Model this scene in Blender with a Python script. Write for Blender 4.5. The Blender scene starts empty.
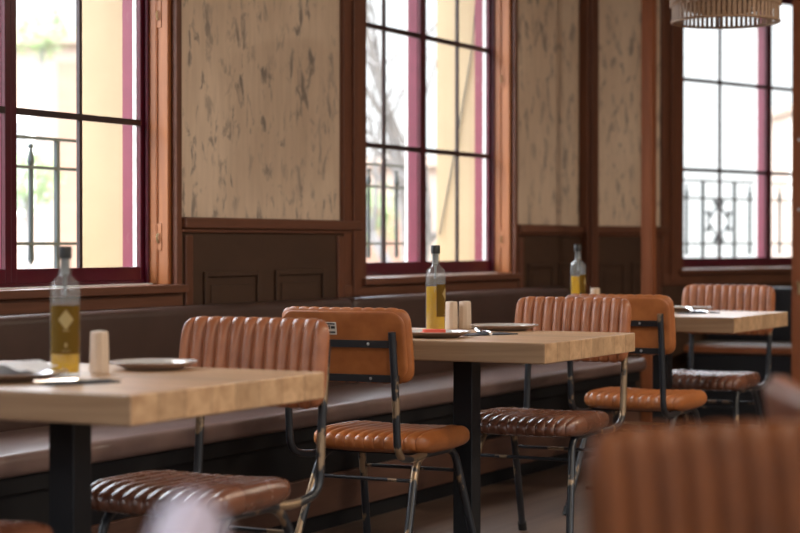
import bpy, bmesh, math, random
from mathutils import Vector, Matrix
random.seed(7)
PI = math.pi
COL = bpy.context.scene.collection
R = math.radians

# ------------------------------------------------------------------ materials
def new_mat(name):
    m = bpy.data.materials.new(name); m.use_nodes = True
    nt = m.node_tree; nt.nodes.clear()
    out = nt.nodes.new('ShaderNodeOutputMaterial')
    return m, nt, out
def N(nt, t, **kw):
    n = nt.nodes.new(t)
    for k, v in kw.items():
        if k in n.inputs: n.inputs[k].default_value = v
        else: setattr(n, k, v)
    return n
def L(nt, a, ao, b, bi): nt.links.new(a.outputs[ao], b.inputs[bi])
def ramp(nt, stops):
    r = nt.nodes.new('ShaderNodeValToRGB'); e = r.color_ramp.elements
    e[0].position, e[0].color = stops[0][0], (*stops[0][1], 1)
    e[1].position, e[1].color = stops[-1][0], (*stops[-1][1], 1)
    for p, c in stops[1:-1]:
        x = e.new(p); x.color = (*c, 1)
    return r
def coords(nt, scale=(1, 1, 1)):
    tc = nt.nodes.new('ShaderNodeTexCoord'); mp = nt.nodes.new('ShaderNodeMapping')
    mp.inputs['Scale'].default_value = scale
    L(nt, tc, 'Object', mp, 'Vector'); return mp
def plain(name, col, rough=.5, metal=0., spec=.5, bump=0., bscale=60, var=.0, vscale=(8, 8, 8), coat=0.):
    m, nt, out = new_mat(name)
    b = N(nt, 'ShaderNodeBsdfPrincipled'); L(nt, b, 'BSDF', out, 'Surface')
    b.inputs['Base Color'].default_value = (*col, 1); b.inputs['Roughness'].default_value = rough
    b.inputs['Metallic'].default_value = metal; b.inputs['Specular IOR Level'].default_value = spec
    b.inputs['Coat Weight'].default_value = coat
    if var:
        mp = coords(nt, vscale); n = N(nt, 'ShaderNodeTexNoise', Scale=1., Detail=5.)
        L(nt, mp, 'Vector', n, 'Vector')
        r = ramp(nt, [(.3, tuple(c*(1-var) for c in col)), (.7, tuple(min(1, c*(1+var)) for c in col))])
        L(nt, n, 'Fac', r, 'Fac'); L(nt, r, 'Color', b, 'Base Color')
    if bump:
        mp = coords(nt); n = N(nt, 'ShaderNodeTexNoise', Scale=bscale, Detail=3.)
        L(nt, mp, 'Vector', n, 'Vector')
        bp = N(nt, 'ShaderNodeBump', Strength=bump, Distance=.002)
        L(nt, n, 'Fac', bp, 'Height'); L(nt, bp, 'Normal', b, 'Normal')
    return m
def wood(name, dark, light, axis=2, rough=.45, freq=26., stave=None, spec=.5):
    """grain runs along the given object axis; stave=(axis,width) tints glued staves"""
    m, nt, out = new_mat(name)
    b = N(nt, 'ShaderNodeBsdfPrincipled', Roughness=rough); L(nt, b, 'BSDF', out, 'Surface')
    b.inputs['Specular IOR Level'].default_value = spec
    sc = [freq]*3; sc[axis] = freq*.06
    mp = coords(nt, tuple(sc))
    n = N(nt, 'ShaderNodeTexNoise', Scale=1., Detail=7., Roughness=.65, Distortion=.6)
    L(nt, mp, 'Vector', n, 'Vector')
    r = ramp(nt, [(.3, dark), (.68, light)]); L(nt, n, 'Fac', r, 'Fac')
    col = (r, 'Color')
    if stave:
        tc = nt.nodes.new('ShaderNodeTexCoord'); sp = nt.nodes.new('ShaderNodeSeparateXYZ'); L(nt, tc, 'Object', sp, 'Vector')
        dv = N(nt, 'ShaderNodeMath', operation='DIVIDE'); dv.inputs[1].default_value = stave[1]
        L(nt, sp, 'XYZ'[stave[0]], dv, 0)
        fl = N(nt, 'ShaderNodeMath', operation='FLOOR'); L(nt, dv, 0, fl, 0)
        wn = N(nt, 'ShaderNodeTexWhiteNoise', noise_dimensions='1D'); L(nt, fl, 0, wn, 'W')
        mr = N(nt, 'ShaderNodeMapRange'); mr.inputs['To Min'].default_value = .84; mr.inputs['To Max'].default_value = 1.07
        L(nt, wn, 'Value', mr, 'Value')
        fr = N(nt, 'ShaderNodeMath', operation='FRACT'); L(nt, dv, 0, fr, 0)
        gt = N(nt, 'ShaderNodeMath', operation='GREATER_THAN'); gt.inputs[1].default_value = .03; L(nt, fr, 0, gt, 0)
        g2 = N(nt, 'ShaderNodeMapRange'); g2.inputs['To Min'].default_value = .55; g2.inputs['To Max'].default_value = 1.; L(nt, gt, 0, g2, 'Value')
        mu = N(nt, 'ShaderNodeMath', operation='MULTIPLY'); L(nt, mr, 0, mu, 0); L(nt, g2, 0, mu, 1)
        mx = N(nt, 'ShaderNodeMix', data_type='RGBA', blend_type='MULTIPLY'); mx.inputs[0].default_value = 1.
        L(nt, r, 'Color', mx, 6); L(nt, mu, 0, mx, 7)
        col = (mx, 2)
    nt.links.new(col[0].outputs[col[1]], b.inputs['Base Color'])
    bp = N(nt, 'ShaderNodeBump', Strength=.25, Distance=.002); L(nt, n, 'Fac', bp, 'Height'); L(nt, bp, 'Normal', b, 'Normal')
    return m
def leather(name, dark, light, rough=.36, spec=.5):
    m, nt, out = new_mat(name)
    b = N(nt, 'ShaderNodeBsdfPrincipled'); L(nt, b, 'BSDF', out, 'Surface')
    mp = coords(nt, (9, 9, 9)); n = N(nt, 'ShaderNodeTexNoise', Scale=1., Detail=6., Roughness=.6); L(nt, mp, 'Vector', n, 'Vector')
    r = ramp(nt, [(.32, dark), (.68, light)]); L(nt, n, 'Fac', r, 'Fac'); L(nt, r, 'Color', b, 'Base Color')
    rr = N(nt, 'ShaderNodeMapRange'); rr.inputs['To Min'].default_value = rough-.06; rr.inputs['To Max'].default_value = rough+.1
    L(nt, n, 'Fac', rr, 'Value'); L(nt, rr, 0, b, 'Roughness'); b.inputs['Specular IOR Level'].default_value = spec
    n2 = N(nt, 'ShaderNodeTexVoronoi', Scale=420.); mp2 = coords(nt); L(nt, mp2, 'Vector', n2, 'Vector')
    bp = N(nt, 'ShaderNodeBump', Strength=.12, Distance=.001); L(nt, n2, 'Distance', bp, 'Height'); L(nt, bp, 'Normal', b, 'Normal')
    return m
def worn_metal(name):
    m, nt, out = new_mat(name)
    b = N(nt, 'ShaderNodeBsdfPrincipled'); L(nt, b, 'BSDF', out, 'Surface')
    tc = nt.nodes.new('ShaderNodeTexCoord'); mp = nt.nodes.new('ShaderNodeMapping'); mp.inputs['Scale'].default_value = (11, 11, 8)
    L(nt, tc, 'Object', mp, 'Vector')
    oi = nt.nodes.new('ShaderNodeObjectInfo')
    n = N(nt, 'ShaderNodeTexNoise', noise_dimensions='4D', Scale=1., Detail=4., Roughness=.55); L(nt, mp, 'Vector', n, 'Vector')
    mm = N(nt, 'ShaderNodeMath', operation='MULTIPLY'); mm.inputs[1].default_value = 40.; L(nt, oi, 'Random', mm, 0); L(nt, mm, 0, n, 'W')
    st = ramp(nt, [(.55, (0, 0, 0)), (.58, (1, 1, 1))]); L(nt, n, 'Fac', st, 'Fac')
    mx = N(nt, 'ShaderNodeMix', data_type='RGBA'); mx.inputs[6].default_value = (.014, .016, .02, 1); mx.inputs[7].default_value = (.34, .24, .15, 1)
    L(nt, st, 'Color', mx, 0); L(nt, mx, 2, b, 'Base Color')
    mt = N(nt, 'ShaderNodeMapRange'); mt.inputs['To Min'].default_value = 0.; mt.inputs['To Max'].default_value = .75
    L(nt, st, 'Color', mt, 'Value'); L(nt, mt, 0, b, 'Metallic')
    b.inputs['Roughness'].default_value = .33
    return m
def thin_glass(name, tint=(1, 1, 1), rough=0., ior=1.45, window_haze=0.):
    m, nt, out = new_mat(name)
    t = N(nt, 'ShaderNodeBsdfTransparent'); t.inputs['Color'].default_value = (*tint, 1)
    g = N(nt, 'ShaderNodeBsdfGlossy', Roughness=rough)
    f = N(nt, 'ShaderNodeFresnel', IOR=ior)
    ge = nt.nodes.new('ShaderNodeNewGeometry'); iv = N(nt, 'ShaderNodeMath', operation='SUBTRACT'); iv.inputs[0].default_value = 1.
    L(nt, ge, 'Backfacing', iv, 1); mu = N(nt, 'ShaderNodeMath', operation='MULTIPLY'); L(nt, f, 'Fac', mu, 0); L(nt, iv, 0, mu, 1)
    x = N(nt, 'ShaderNodeMixShader'); L(nt, mu, 0, x, 0); L(nt, t, 'BSDF', x, 1); L(nt, g, 'BSDF', x, 2)
    if window_haze:
        di = N(nt, 'ShaderNodeBsdfDiffuse'); di.inputs['Color'].default_value = (.8, .84, .86, 1)  # milky white mixed in for bright windows refracted by the glass
        tr = N(nt, 'ShaderNodeBsdfTranslucent'); tr.inputs['Color'].default_value = (.8, .84, .86, 1)
        xa = N(nt, 'ShaderNodeMixShader'); L(nt, di, 'BSDF', xa, 1); L(nt, tr, 'BSDF', xa, 2)
        xb = N(nt, 'ShaderNodeMixShader'); xb.inputs[0].default_value = window_haze; L(nt, x, 'Shader', xb, 1); L(nt, xa, 'Shader', xb, 2); x = xb
    L(nt, x, 'Shader', out, 'Surface')
    return m
def plaster(name):
    m, nt, out = new_mat(name)
    b = N(nt, 'ShaderNodeBsdfPrincipled', Roughness=.75); L(nt, b, 'BSDF', out, 'Surface')
    mpa = coords(nt, (3.2, 3.2, 1.6)); a = N(nt, 'ShaderNodeTexNoise', Scale=1., Detail=5.); L(nt, mpa, 'Vector', a, 'Vector')
    base = ramp(nt, [(.3, (.67, .52, .39)), (.7, (.80, .65, .51))]); L(nt, a, 'Fac', base, 'Fac')
    mp = coords(nt, (19, 19, 8.5)); n = N(nt, 'ShaderNodeTexNoise', Scale=1., Detail=7., Roughness=.62, Distortion=.5); L(nt, mp, 'Vector', n, 'Vector')
    s = ramp(nt, [(.525, (0, 0, 0)), (.63, (1, 1, 1))]); L(nt, n, 'Fac', s, 'Fac')
    mpb = coords(nt, (4, 4, 3)); c = N(nt, 'ShaderNodeTexNoise', Scale=1., Detail=2.); L(nt, mpb, 'Vector', c, 'Vector')
    s2 = ramp(nt, [(.34, (.2, .2, .2)), (.55, (1, 1, 1))]); L(nt, c, 'Fac', s2, 'Fac')
    mu = N(nt, 'ShaderNodeMix', data_type='RGBA', blend_type='MULTIPLY'); mu.inputs[0].default_value = 1.
    L(nt, s, 'Color', mu, 6); L(nt, s2, 'Color', mu, 7)
    mx = N(nt, 'ShaderNodeMix', data_type='RGBA'); L(nt, mu, 2, mx, 0); L(nt, base, 'Color', mx, 6); mx.inputs[7].default_value = (.30, .25, .215, 1)
    # fine vertical streaks
    mp3 = coords(nt, (45, 45, 5)); n3 = N(nt, 'ShaderNodeTexNoise', Scale=1., Detail=3.); L(nt, mp3, 'Vector', n3, 'Vector')
    s3 = ramp(nt, [(.35, (.93, .925, .92)), (.6, (1, 1, 1))]); L(nt, n3, 'Fac', s3, 'Fac')
    m3 = N(nt, 'ShaderNodeMix', data_type='RGBA', blend_type='MULTIPLY'); m3.inputs[0].default_value = 1.
    L(nt, mx, 2, m3, 6); L(nt, s3, 'Color', m3, 7); L(nt, m3, 2, b, 'Base Color')
    bp = N(nt, 'ShaderNodeBump', Strength=.3, Distance=.004); L(nt, n, 'Fac', bp, 'Height'); L(nt, bp, 'Normal', b, 'Normal')
    return m

M = {}
M['plaster'] = plaster('distressed_plaster')
M['wainscot'] = plain('wainscot_paint', (.065, .034, .021), .55, spec=.3, var=.12, vscale=(3, 3, 9))
M['trim'] = wood('brown_trim_wood', (.10, .035, .018), (.17, .062, .032), 2, .42)
M['trim_h'] = wood('brown_trim_wood_level', (.10, .037, .02), (.17, .066, .036), 0, .42)
M['jamb'] = wood('orange_jamb_wood', (.26, .085, .026), (.40, .145, .047), 2, .4)
M['post'] = wood('orange_post_wood', (.20, .060, .021), (.32, .105, .040), 2, .5, spec=.3)
M['red'] = plain('dark_crimson_frame_paint', (.075, .004, .014), .3, var=.1)
M['red_skylit'] = plain('skylit_crimson_paint', (.17, .022, .048), .4, var=.1)  # frame crimson lightened: sky light on the stile sides is in the colour
M['muntin'] = plain('dark_muntin_paint', (.03, .012, .012), .4)
M['white'] = plain('white_frame_paint', (.8, .8, .78), .5)
M['glass'] = thin_glass('window_glass')
M['stone'] = plain('cream_stone', (.40, .30, .18), .8, var=.08, vscale=(2, 2, 2), bump=.3, bscale=30)
M['floor'] = wood('floor_planks', (.085, .052, .038), (.17, .115, .085), 0, .32, 14., stave=(1, .14))
M['ceil'] = plain('ceiling_paint', (.45, .40, .34), .8)
M['roomwall'] = plain('back_wall_paint', (.42, .34, .26), .8)
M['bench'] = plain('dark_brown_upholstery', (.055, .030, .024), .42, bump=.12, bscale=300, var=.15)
M['bench_seat'] = plain('window_lit_upholstery', (.16, .105, .092), .33, bump=.12, bscale=300, var=.15)  # bench brown lightened here: window reflection on the seat put into the colour
M['black'] = plain('black_plinth_paint', (.007, .007, .008), .6, spec=.25)
M['navy'] = plain('blue_black_panel_paint', (.011, .014, .020), .5, var=.2)
M['skirt'] = wood('skirting_wood', (.07, .032, .02), (.12, .055, .035), 0, .5)
M['ledge'] = wood('ledge_nosing_wood', (.22, .075, .03), (.34, .125, .055), 1, .38)
M['ledge_top'] = plain('grey_seat_pad', (.22, .20, .19), .35, var=.1)
M['tabletop'] = wood('blockboard_tabletop', (.38, .225, .12), (.62, .41, .24), 1, .33, 22., stave=(0, .096))
M['pedestal'] = plain('black_pedestal_steel', (.008, .009, .011), .42, spec=.35, var=.2)
M['leather_tan'] = leather('tan_leather', (.29, .090, .024), (.45, .155, .044), .34)
M['leather_brown'] = leather('brown_leather', (.26, .086, .034), (.42, .155, .066), .34)
M['leather_seat'] = leather('dark_seat_leather', (.10, .036, .020), (.19, .072, .038), .25, .7)
M['leather_dark'] = leather('deep_brown_leather', (.075, .022, .005), (.130, .040, .010), .5, .18)
M['leather_sheen'] = leather('sheened_brown_leather', (.13, .045, .024), (.21, .08, .045), .27, .6)
M['leather_sheen_tint'] = leather('sheen_tinted_leather', (.33, .30, .40), (.45, .42, .54), .3, .6)  # window sheen put into the base colour as lavender
M['metal'] = worn_metal('worn_black_steel')
M['strap'] = plain('black_strap_steel', (.010, .010, .012), .35)
M['screw'] = plain('steel_screw', (.6, .6, .6), .3, 1.)
M['rubber'] = plain('black_rubber', (.008, .008, .008), .6)
M['label_white'] = plain('white_label_vinyl', (.66, .62, .55), .5)
M['ink'] = plain('dark_ink', (.03, .03, .03), .6)
M['bottle'] = thin_glass('bottle_glass', (.92, .95, .94), rough=.06, ior=1.75, window_haze=.10)
M['cap'] = plain('black_cap_plastic', (.012, .012, .012), .35)
M['pourer'] = plain('grey_pourer_insert', (.25, .26, .27), .3, .3)
M['oil_label'] = plain('dark_olive_label', (.12, .065, .004), .5, spec=.15)
M['oil_logo'] = plain('cream_label_print', (.38, .29, .13), .5, spec=.2)
M['shaker'] = wood('pale_beech', (.55, .42, .31), (.68, .55, .43), 2, .55)
M['plate'] = plain('pale_glazed_plate', (.55, .54, .52), .12, coat=.3)
M['plate_rim'] = plain('brown_plate_rim', (.34, .26, .22), .3)
M['napkin'] = plain('dark_slate_napkin', (.03, .032, .04), .8, bump=.3, bscale=400)
M['napkin_red'] = plain('red_paper_napkin', (.75, .12, .07), .8)
M['paper'] = plain('white_paper_napkin', (.75, .76, .80), .8)
M['steel'] = plain('cutlery_steel', (.75, .75, .75), .2, 1.)
M['rattan'] = wood('rattan', (.27, .165, .10), (.45, .30, .20), 2, .6, 40.)
M['cord'] = plain('black_cord', (.01, .01, .01), .6)
M['iron'] = plain('dark_wrought_iron', (.022, .034, .038), .5)
M['pave'] = plain('pale_paving', (.34, .32, .29), .9, var=.1, vscale=(1, 1, 1))
M['bldg'] = plain('pale_render', (.30, .23, .185), .9, var=.06, vscale=(.6, .6, .6))
M['bldg_brick'] = plain('pink_brick', (.26, .155, .11), .9, var=.1, vscale=(2, 2, 6))
M['bldg_dark'] = plain('window_dark_glass', (.2, .2, .2), .2)
M['bark'] = plain('grey_bark', (.20, .19, .185), .9, var=.2)
M['leaf'] = plain('fresh_leaf', (.15, .21, .07), .6, var=.4, vscale=(3, 3, 3))
M['brass'] = plain('worn_brass', (.55, .42, .24), .35, .9)
M['bulb'] = plain('opal_bulb', (.8, .78, .72), .3)
# oil: tinted liquid, mostly refractive with some body
m, nt, out = new_mat('olive_oil')
g = N(nt, 'ShaderNodeBsdfTransparent'); g.inputs['Color'].default_value = (.92, .64, .004, 1)
d = N(nt, 'ShaderNodeBsdfTranslucent'); d.inputs['Color'].default_value = (.95, .68, .003, 1)
d2 = N(nt, 'ShaderNodeBsdfDiffuse'); d2.inputs['Color'].default_value = (.70, .49, .002, 1)
x0 = N(nt, 'ShaderNodeMixShader'); x0.inputs[0].default_value = .45; L(nt, d, 'BSDF', x0, 1); L(nt, d2, 'BSDF', x0, 2)
x1 = N(nt, 'ShaderNodeMixShader'); x1.inputs[0].default_value = .62; L(nt, g, 'BSDF', x1, 1); L(nt, x0, 'Shader', x1, 2)
L(nt, x1, 'Shader', out, 'Surface'); M['oil'] = m

# ------------------------------------------------------------------ mesh helpers
class MB:
    def __init__(s): s.bm = bmesh.new()
    def box(s, a, b, bev=0., seg=2):
        x0, y0, z0 = a; x1, y1, z1 = b
        t = bmesh.new(); bmesh.ops.create_cube(t, size=1.)
        for v in t.verts: v.co = Vector(((x0+x1)/2+v.co.x*(x1-x0), (y0+y1)/2+v.co.y*(y1-y0), (z0+z1)/2+v.co.z*(z1-z0)))
        if bev: bmesh.ops.bevel(t, geom=t.edges[:], offset=bev, segments=seg, profile=.5, affect='EDGES')
        s.merge(t); return s
    def merge(s, t):
        me = bpy.data.meshes.new('tmp'); t.to_mesh(me); t.free(); s.bm.from_mesh(me); bpy.data.meshes.remove(me)
    def tube(s, pts, r, seg=12, cap=True, rad=None):
        pts = [Vector(p) for p in pts]; n = len(pts); rings = []
        prev = None
        for i, p in enumerate(pts):
            t = (pts[min(i+1, n-1)]-pts[max(i-1, 0)]).normalized()
            if prev is None:
                up = Vector((0, 0, 1)) if abs(t.z) < .9 else Vector((1, 0, 0)); a = t.cross(up).normalized()
            else:
                a = (prev-t*prev.dot(t)).normalized()
            prev = a; b = t.cross(a); rr = rad[i] if rad else r
            rings.append([s.bm.verts.new(p+a*rr*math.cos(2*PI*k/seg)+b*rr*math.sin(2*PI*k/seg)) for k in range(seg)])
        for i in range(n-1):
            for k in range(seg):
                s.bm.faces.new((rings[i][k], rings[i][(k+1) % seg], rings[i+1][(k+1) % seg], rings[i+1][k]))
        if cap:
            s.bm.faces.new(rings[0][::-1]); s.bm.faces.new(rings[-1])
        return s
    def lathe(s, prof, seg=32, c=(0, 0, 0)):
        rings = []
        for r, z in prof:
            if r < 1e-6: rings.append([s.bm.verts.new((c[0], c[1], c[2]+z))])
            else: rings.append([s.bm.verts.new((c[0]+r*math.cos(2*PI*k/seg), c[1]+r*math.sin(2*PI*k/seg), c[2]+z)) for k in range(seg)])
        for i in range(len(rings)-1):
            a, b = rings[i], rings[i+1]
            for k in range(seg):
                k2 = (k+1) % seg
                if len(a) == 1 and len(b) == 1: continue
                if len(a) == 1: s.bm.faces.new((a[0], b[k2], b[k]))
                elif len(b) == 1: s.bm.faces.new((a[k], a[k2], b[0]))
                else: s.bm.faces.new((a[k], a[k2], b[k2], b[k]))
        return s
    def prism(s, poly, z0, z1):
        a = [s.bm.verts.new((x, y, z0)) for x, y in poly]; b = [s.bm.verts.new((x, y, z1)) for x, y in poly]
        s.bm.faces.new(a[::-1]); s.bm.faces.new(b)
        for k in range(len(poly)):
            j = (k+1) % len(poly); s.bm.faces.new((a[k], a[j], b[j], b[k]))
        return s
    def xform(s, mat):
        bmesh.ops.transform(s.bm, matrix=mat, verts=s.bm.verts[:]); return s
    def build(s, name, mat, parent=None, smooth=False, loc=None):
        bmesh.ops.recalc_face_normals(s.bm, faces=s.bm.faces[:])
        me = bpy.data.meshes.new(name); s.bm.to_mesh(me); s.bm.free()
        me.materials.append(mat)
        if smooth:
            for p in me.polygons: p.use_smooth = True
            if smooth != 'all': me.set_sharp_from_angle(angle=R(40))
        o = bpy.data.objects.new(name, me); COL.objects.link(o)
        if parent: o.parent = parent
        if loc: o.location = loc
        return o
def tag(o, label, cat, group=None, kind=None):
    if label: o['label'] = label
    if cat: o['category'] = cat
    if group: o['group'] = group
    if kind: o['kind'] = kind
    return o
def empty(name, loc=(0, 0, 0), rz=0.):
    o = bpy.data.objects.new(name, None); o.empty_display_size = .1; COL.objects.link(o)
    o.location = loc; o.rotation_euler = (0, 0, rz); return o
def struct(o, label=None, cat=None):
    o['kind'] = 'structure'
    if label: o['label'] = label
    if cat: o['category'] = cat
    return o
def copy_tree(o, parent=None):
    c = o.copy(); COL.objects.link(c)
    if parent: c.parent = parent
    for ch in list(o.children): copy_tree(ch, c)
    return c
def arc(c, r, a0, a1, n, plane='xz', y=0.):
    pts = []
    for i in range(n+1):
        a = a0+(a1-a0)*i/n
        pts.append((c[0]+r*math.cos(a), y, c[1]+r*math.sin(a)) if plane == 'xz' else (y, c[0]+r*math.cos(a), c[1]+r*math.sin(a)))
    return pts
def smooth_path(pts, rad, n=6):
    """round the corners of a polyline"""
    P = [Vector(p) for p in pts]; out = [P[0]]
    for i in range(1, len(P)-1):
        a = (P[i-1]-P[i]); b = (P[i+1]-P[i]); q = min(rad, a.length*.48, b.length*.48)
        p0 = P[i]+a.normalized()*q; p1 = P[i]+b.normalized()*q
        for k in range(n+1):
            t = k/n; out.append(p0*(1-t)**2+P[i]*2*t*(1-t)+p1*t*t)
    out.append(P[-1]); return out

# ------------------------------------------------------------------ the room. x runs along the window wall, y towards it, z up
WY = 1.81            # inner face of the window wall
OPEN = [(-1.86, -.26), (1.21, 2.81), (4.28, 5.88)]
SILL, HEAD, CEIL = .885, 2.64, 3.2
X0, CX = -5.0, 6.85  # wall start, corner with the angled wall
YB = -6.0

def wall_segments(x0, x1, opens, y0, y1, z0, z1):
    b = MB(); x = x0
    for a, c in opens:
        if a > x: b.box((x, y0, z0), (a, y1, z1))
        b.box((a, y0, z0), (c, y1, SILL-.005)); b.box((a, y0, HEAD), (c, y1, z1)); x = c
    b.box((x, y0, z0), (x1, y1, z1)); return b
struct(wall_segments(X0, CX+.03, OPEN, WY, WY+.16, 0, CEIL).build('wall_left', M['plaster']))
struct(wall_segments(X0, CX+.25, [(a+.02, c-.03) for a, c in OPEN], WY+.16, WY+.41, -1.5, 4.2).build('wall_facade', M['stone']))

A2 = -R(18.)         # the next wall turns 18 degrees into the room
def F2(o): o.location = (CX, WY, 0); o.rotation_euler = (0, 0, A2); return o
O2 = (.90, 3.0); W2L = 5.2
struct(F2(wall_segments(-.0, W2L, [O2], 0, .16, 0, CEIL).build('wall_end', M['plaster'])))
struct(F2(wall_segments(.02, W2L, [(O2[0]+.02, O2[1]-.03)], .16, .41, -1.5, 4.2).build('wall_end_facade', M['stone'])))

fl = MB().box((X0, YB, -.12), (12.2, WY+.16, 0)).build('floor', M['floor']); struct(fl)
struct(MB().box((X0, YB, CEIL), (12.2, WY+.41, CEIL+.12)).build('ceiling', M['ceil']))
# unseen walls behind the camera; openings added to let fill daylight in
def big_open(axis, lo, hi, fix, thick, opens, zs=(.5, 2.9)):
    b = MB(); x = lo
    def bx(a, c, z0, z1):
        if axis == 'x': b.box((a, fix, z0), (c, fix+thick, z1))
        else: b.box((fix, a, z0), (fix+thick, c, z1))
    for a, c in opens:
        bx(x, a, 0, CEIL); bx(a, c, 0, zs[0]); bx(a, c, zs[1], CEIL); x = c
    bx(x, hi, 0, CEIL); return b
struct(big_open('x', X0, 12.2, YB-.2, .2, [(-2.0, -.6), (2.0, 3.4)]).build('wall_right', M['roomwall']))
struct(big_open('y', YB, WY+.16, X0-.2, .2, [(-4.6, -3.2), (-1.6, -.2)]).build('wall_back', M['roomwall']))
struct(MB().box((12.2, YB, 0), (12.4, .6, CEIL)).build('wall_front', M['roomwall']))

# ------------------------------------------------------------------ windows (local: x along the wall, y outwards, z up; origin at the opening's left edge)
def make_window(name, place, W=1.6):
    r = empty(name); place(r); struct(r)
    def lb(n, *boxes, mat='trim', bev=.004, sm=False):
        b = MB()
        for a, c in boxes: b.box(a, c, bev)
        return b.build(n, M[mat], r, smooth=sm)
    # casing on the room side
    lb('casing', ((-.20, -.022, .81), (-.13, 0, 2.74)), ((-.13, -.034, .81), (-.055, 0, 2.74)), ((-.055, -.024, .81), (.0, 0.01, 2.74)))
    lb('casing', ((W, -.024, .81), (W+.035, .01, 2.74)))
    lb('head_casing', ((-.20, -.03, HEAD), (W+.035, .0, 2.76)), mat='trim_h')
    lb('sill', ((-.06, -.055, SILL-.03), (W+.03, .10, SILL)), mat='trim_h')
    lb('apron', ((-.20, -.026, .79), (W+.035, -.004, SILL-.03)), mat='trim_h')
    lb('jamb_lining', ((0, 0, SILL), (.022, .105, HEAD)), mat='jamb')
    lb('frame_stop', ((.022, .07, SILL), (.034, .098, HEAD)), ((W-.034, .082, SILL), (W-.022, .098, HEAD)), mat='red')
    lb('jamb_lining', ((W-.022, 0, SILL), (W, .105, HEAD)), ((W-.026, .045, SILL), (W-.022, .052, HEAD)), mat='jamb')
    lb('head_lining', ((.022, 0, HEAD-.022), (W-.022, .105, HEAD)), mat='jamb')
    for z in (1.06, 1.88):
        p = lb('latch_plate', ((W-.025, .028, z-.05), (W-.021, .055, z+.05)), mat='jamb', bev=.0015)
        MB().tube([(W-.027, .042, z-.022), (W-.036, .042, z), (W-.027, .042, z+.012)], .0035, 8).build('latch_hook', M['brass'], p, smooth=True)
    y0, y1 = .098, .15
    zb, zt = .90, 2.61
    b = MB(); b.box((.0, y0, SILL), (.024, y1, HEAD)); b.box((W-.024, y0, SILL), (W, y1, HEAD)); b.box((.024, y0, SILL), (W-.024, y1, zb)); b.box((.024, y0, zt), (W-.024, y1, HEAD))
    b.build('outer_frame', M['red'], r)
    MB().box((.035, .06, SILL-.005), (W-.035, .10, SILL+.004)).build('sill_strip', M['white'], r)
    for (a, c) in ((.024, W/2), (W/2, W-.024)):
        s = .030; f = MB()
        f.box((a, .100, zb), (a+s, .118, zt), .002); f.box((c-s, .100, zb), (c, .118, zt), .002)
        f.box((a+s, .101, zb), (c-s, .118, zb+.05), .002); f.box((a+s, .101, zt-.05), (c-s, .118, zt), .002)
        fo = f.build('casement_frame', M['red'], r)
        MB().box((a+s-.004, .108, zb+.045), (c-s+.004, .111, zt-.045)).build('glass_pane', M['glass'], fo)
        mb = MB(); mid = (a+c)/2
        for z in (1.48, 2.02): mb.box((a+s, .100, z-.011), (c-s, .117, z+.011))
        mb.box((mid-.009, .102, zb+.05), (mid+.007, .116, zt-.05))
        mb.build('glazing_bars', M['muntin'], fo)
        mull = c < W-.1
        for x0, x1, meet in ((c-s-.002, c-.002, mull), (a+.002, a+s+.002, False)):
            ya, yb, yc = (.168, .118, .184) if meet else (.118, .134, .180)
            MB().box((x0, ya, zb+.045), (x1, yc if meet else yb, zt-.045)).build('glass_reflection_strip', M['white'], fo)  # white strip stands in for the bright reflection at the glass edge
            MB().box((x0, yb, zb+.01), (x1, ya if meet else yc, zt-.01)).build('outer_stile', M['red_skylit'], fo)
        MB().box((a+s+.003, .122, zb-.0), (c-s-.003, .180, zb+.043)).build('outer_sill_rail', M['white'], fo)
    return r
for i, (a, c) in enumerate(OPEN):
    make_window(f'window_{i+1}', lambda r, a=a: setattr(r, 'location', (a, WY, 0)))
def pl3(r):
    r.location = (CX+O2[0]*math.cos(A2), WY+O2[0]*math.sin(A2), 0); r.rotation_euler = (0, 0, A2)
make_window('window_4', pl3, O2[1]-O2[0])

# ------------------------------------------------------------------ wainscot, dado rails, pilasters
def wains(x0, x1, panels, place=None):
    b = MB(); b.box((x0, -.012, 0), (x1, -.0005, 1.085))
    o = b.build('wainscot_left' if not place else 'wainscot_end', M['wainscot']); struct(o)
    for a, c in panels:
        q = MB(); w = .022; zt = .93
        q.box((a, -.024, .42), (a+w, -.012, zt), .004); q.box((c-w, -.024, .42), (c, -.012, zt), .004)
        q.box((a+w, -.024, zt-w), (c-w, -.012, zt), .004); q.box((a+w, -.024, .42), (c-w, -.012, .42+w), .004)
        q.box((a+w+.03, -.017, .46), (c-w-.03, -.012, zt-w-.03), .004)
        q.build('panel_moulding', M['wainscot'], o)
    (place or (lambda o: setattr(o, 'location', (0, WY, 0))))(o)
    return o
wl = lambda o: setattr(o, 'location', (0, WY, 0))
wains(-.2, 1.0, [(0, .4), (.5, .9)])
wains(2.848, 4.08, [(3.0, 3.40), (3.52, 3.92)])
wains(5.918, 6.84, [(6.06, 6.40), (6.48, 6.72)])
wains(.06, .70, [(.12, .36), (.42, .62)], F2)
struct(F2(MB().box((.70, -.012, 0), (3.05, -.0005, .79)).build('wainscot_end', M['wainscot'])))
wains(3.05, W2L, [(3.2, 3.7)], F2)
tn = [0]
def trim(boxes, mat, place, bev=.006):
    tn[0] += 1; b = MB()
    for a, c in boxes: b.box(a, c, bev)
    o = b.build(f'trim_{tn[0]}', M[mat]); place(o); return struct(o)
def rail(x0, x1): return [((x0, -.040, 1.092), (x1, -.001, 1.134)), ((x0, -.026, 1.076), (x1, -.001, 1.092))]
trim(rail(-.2, 1.0), 'trim_h', wl)
trim(rail(2.848, 4.215), 'trim_h', wl)
trim(rail(5.918, 6.80), 'trim_h', wl)
trim(rail(.06, .735), 'trim_h', F2)
trim(rail(3.05, W2L), 'trim_h', F2)
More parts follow.
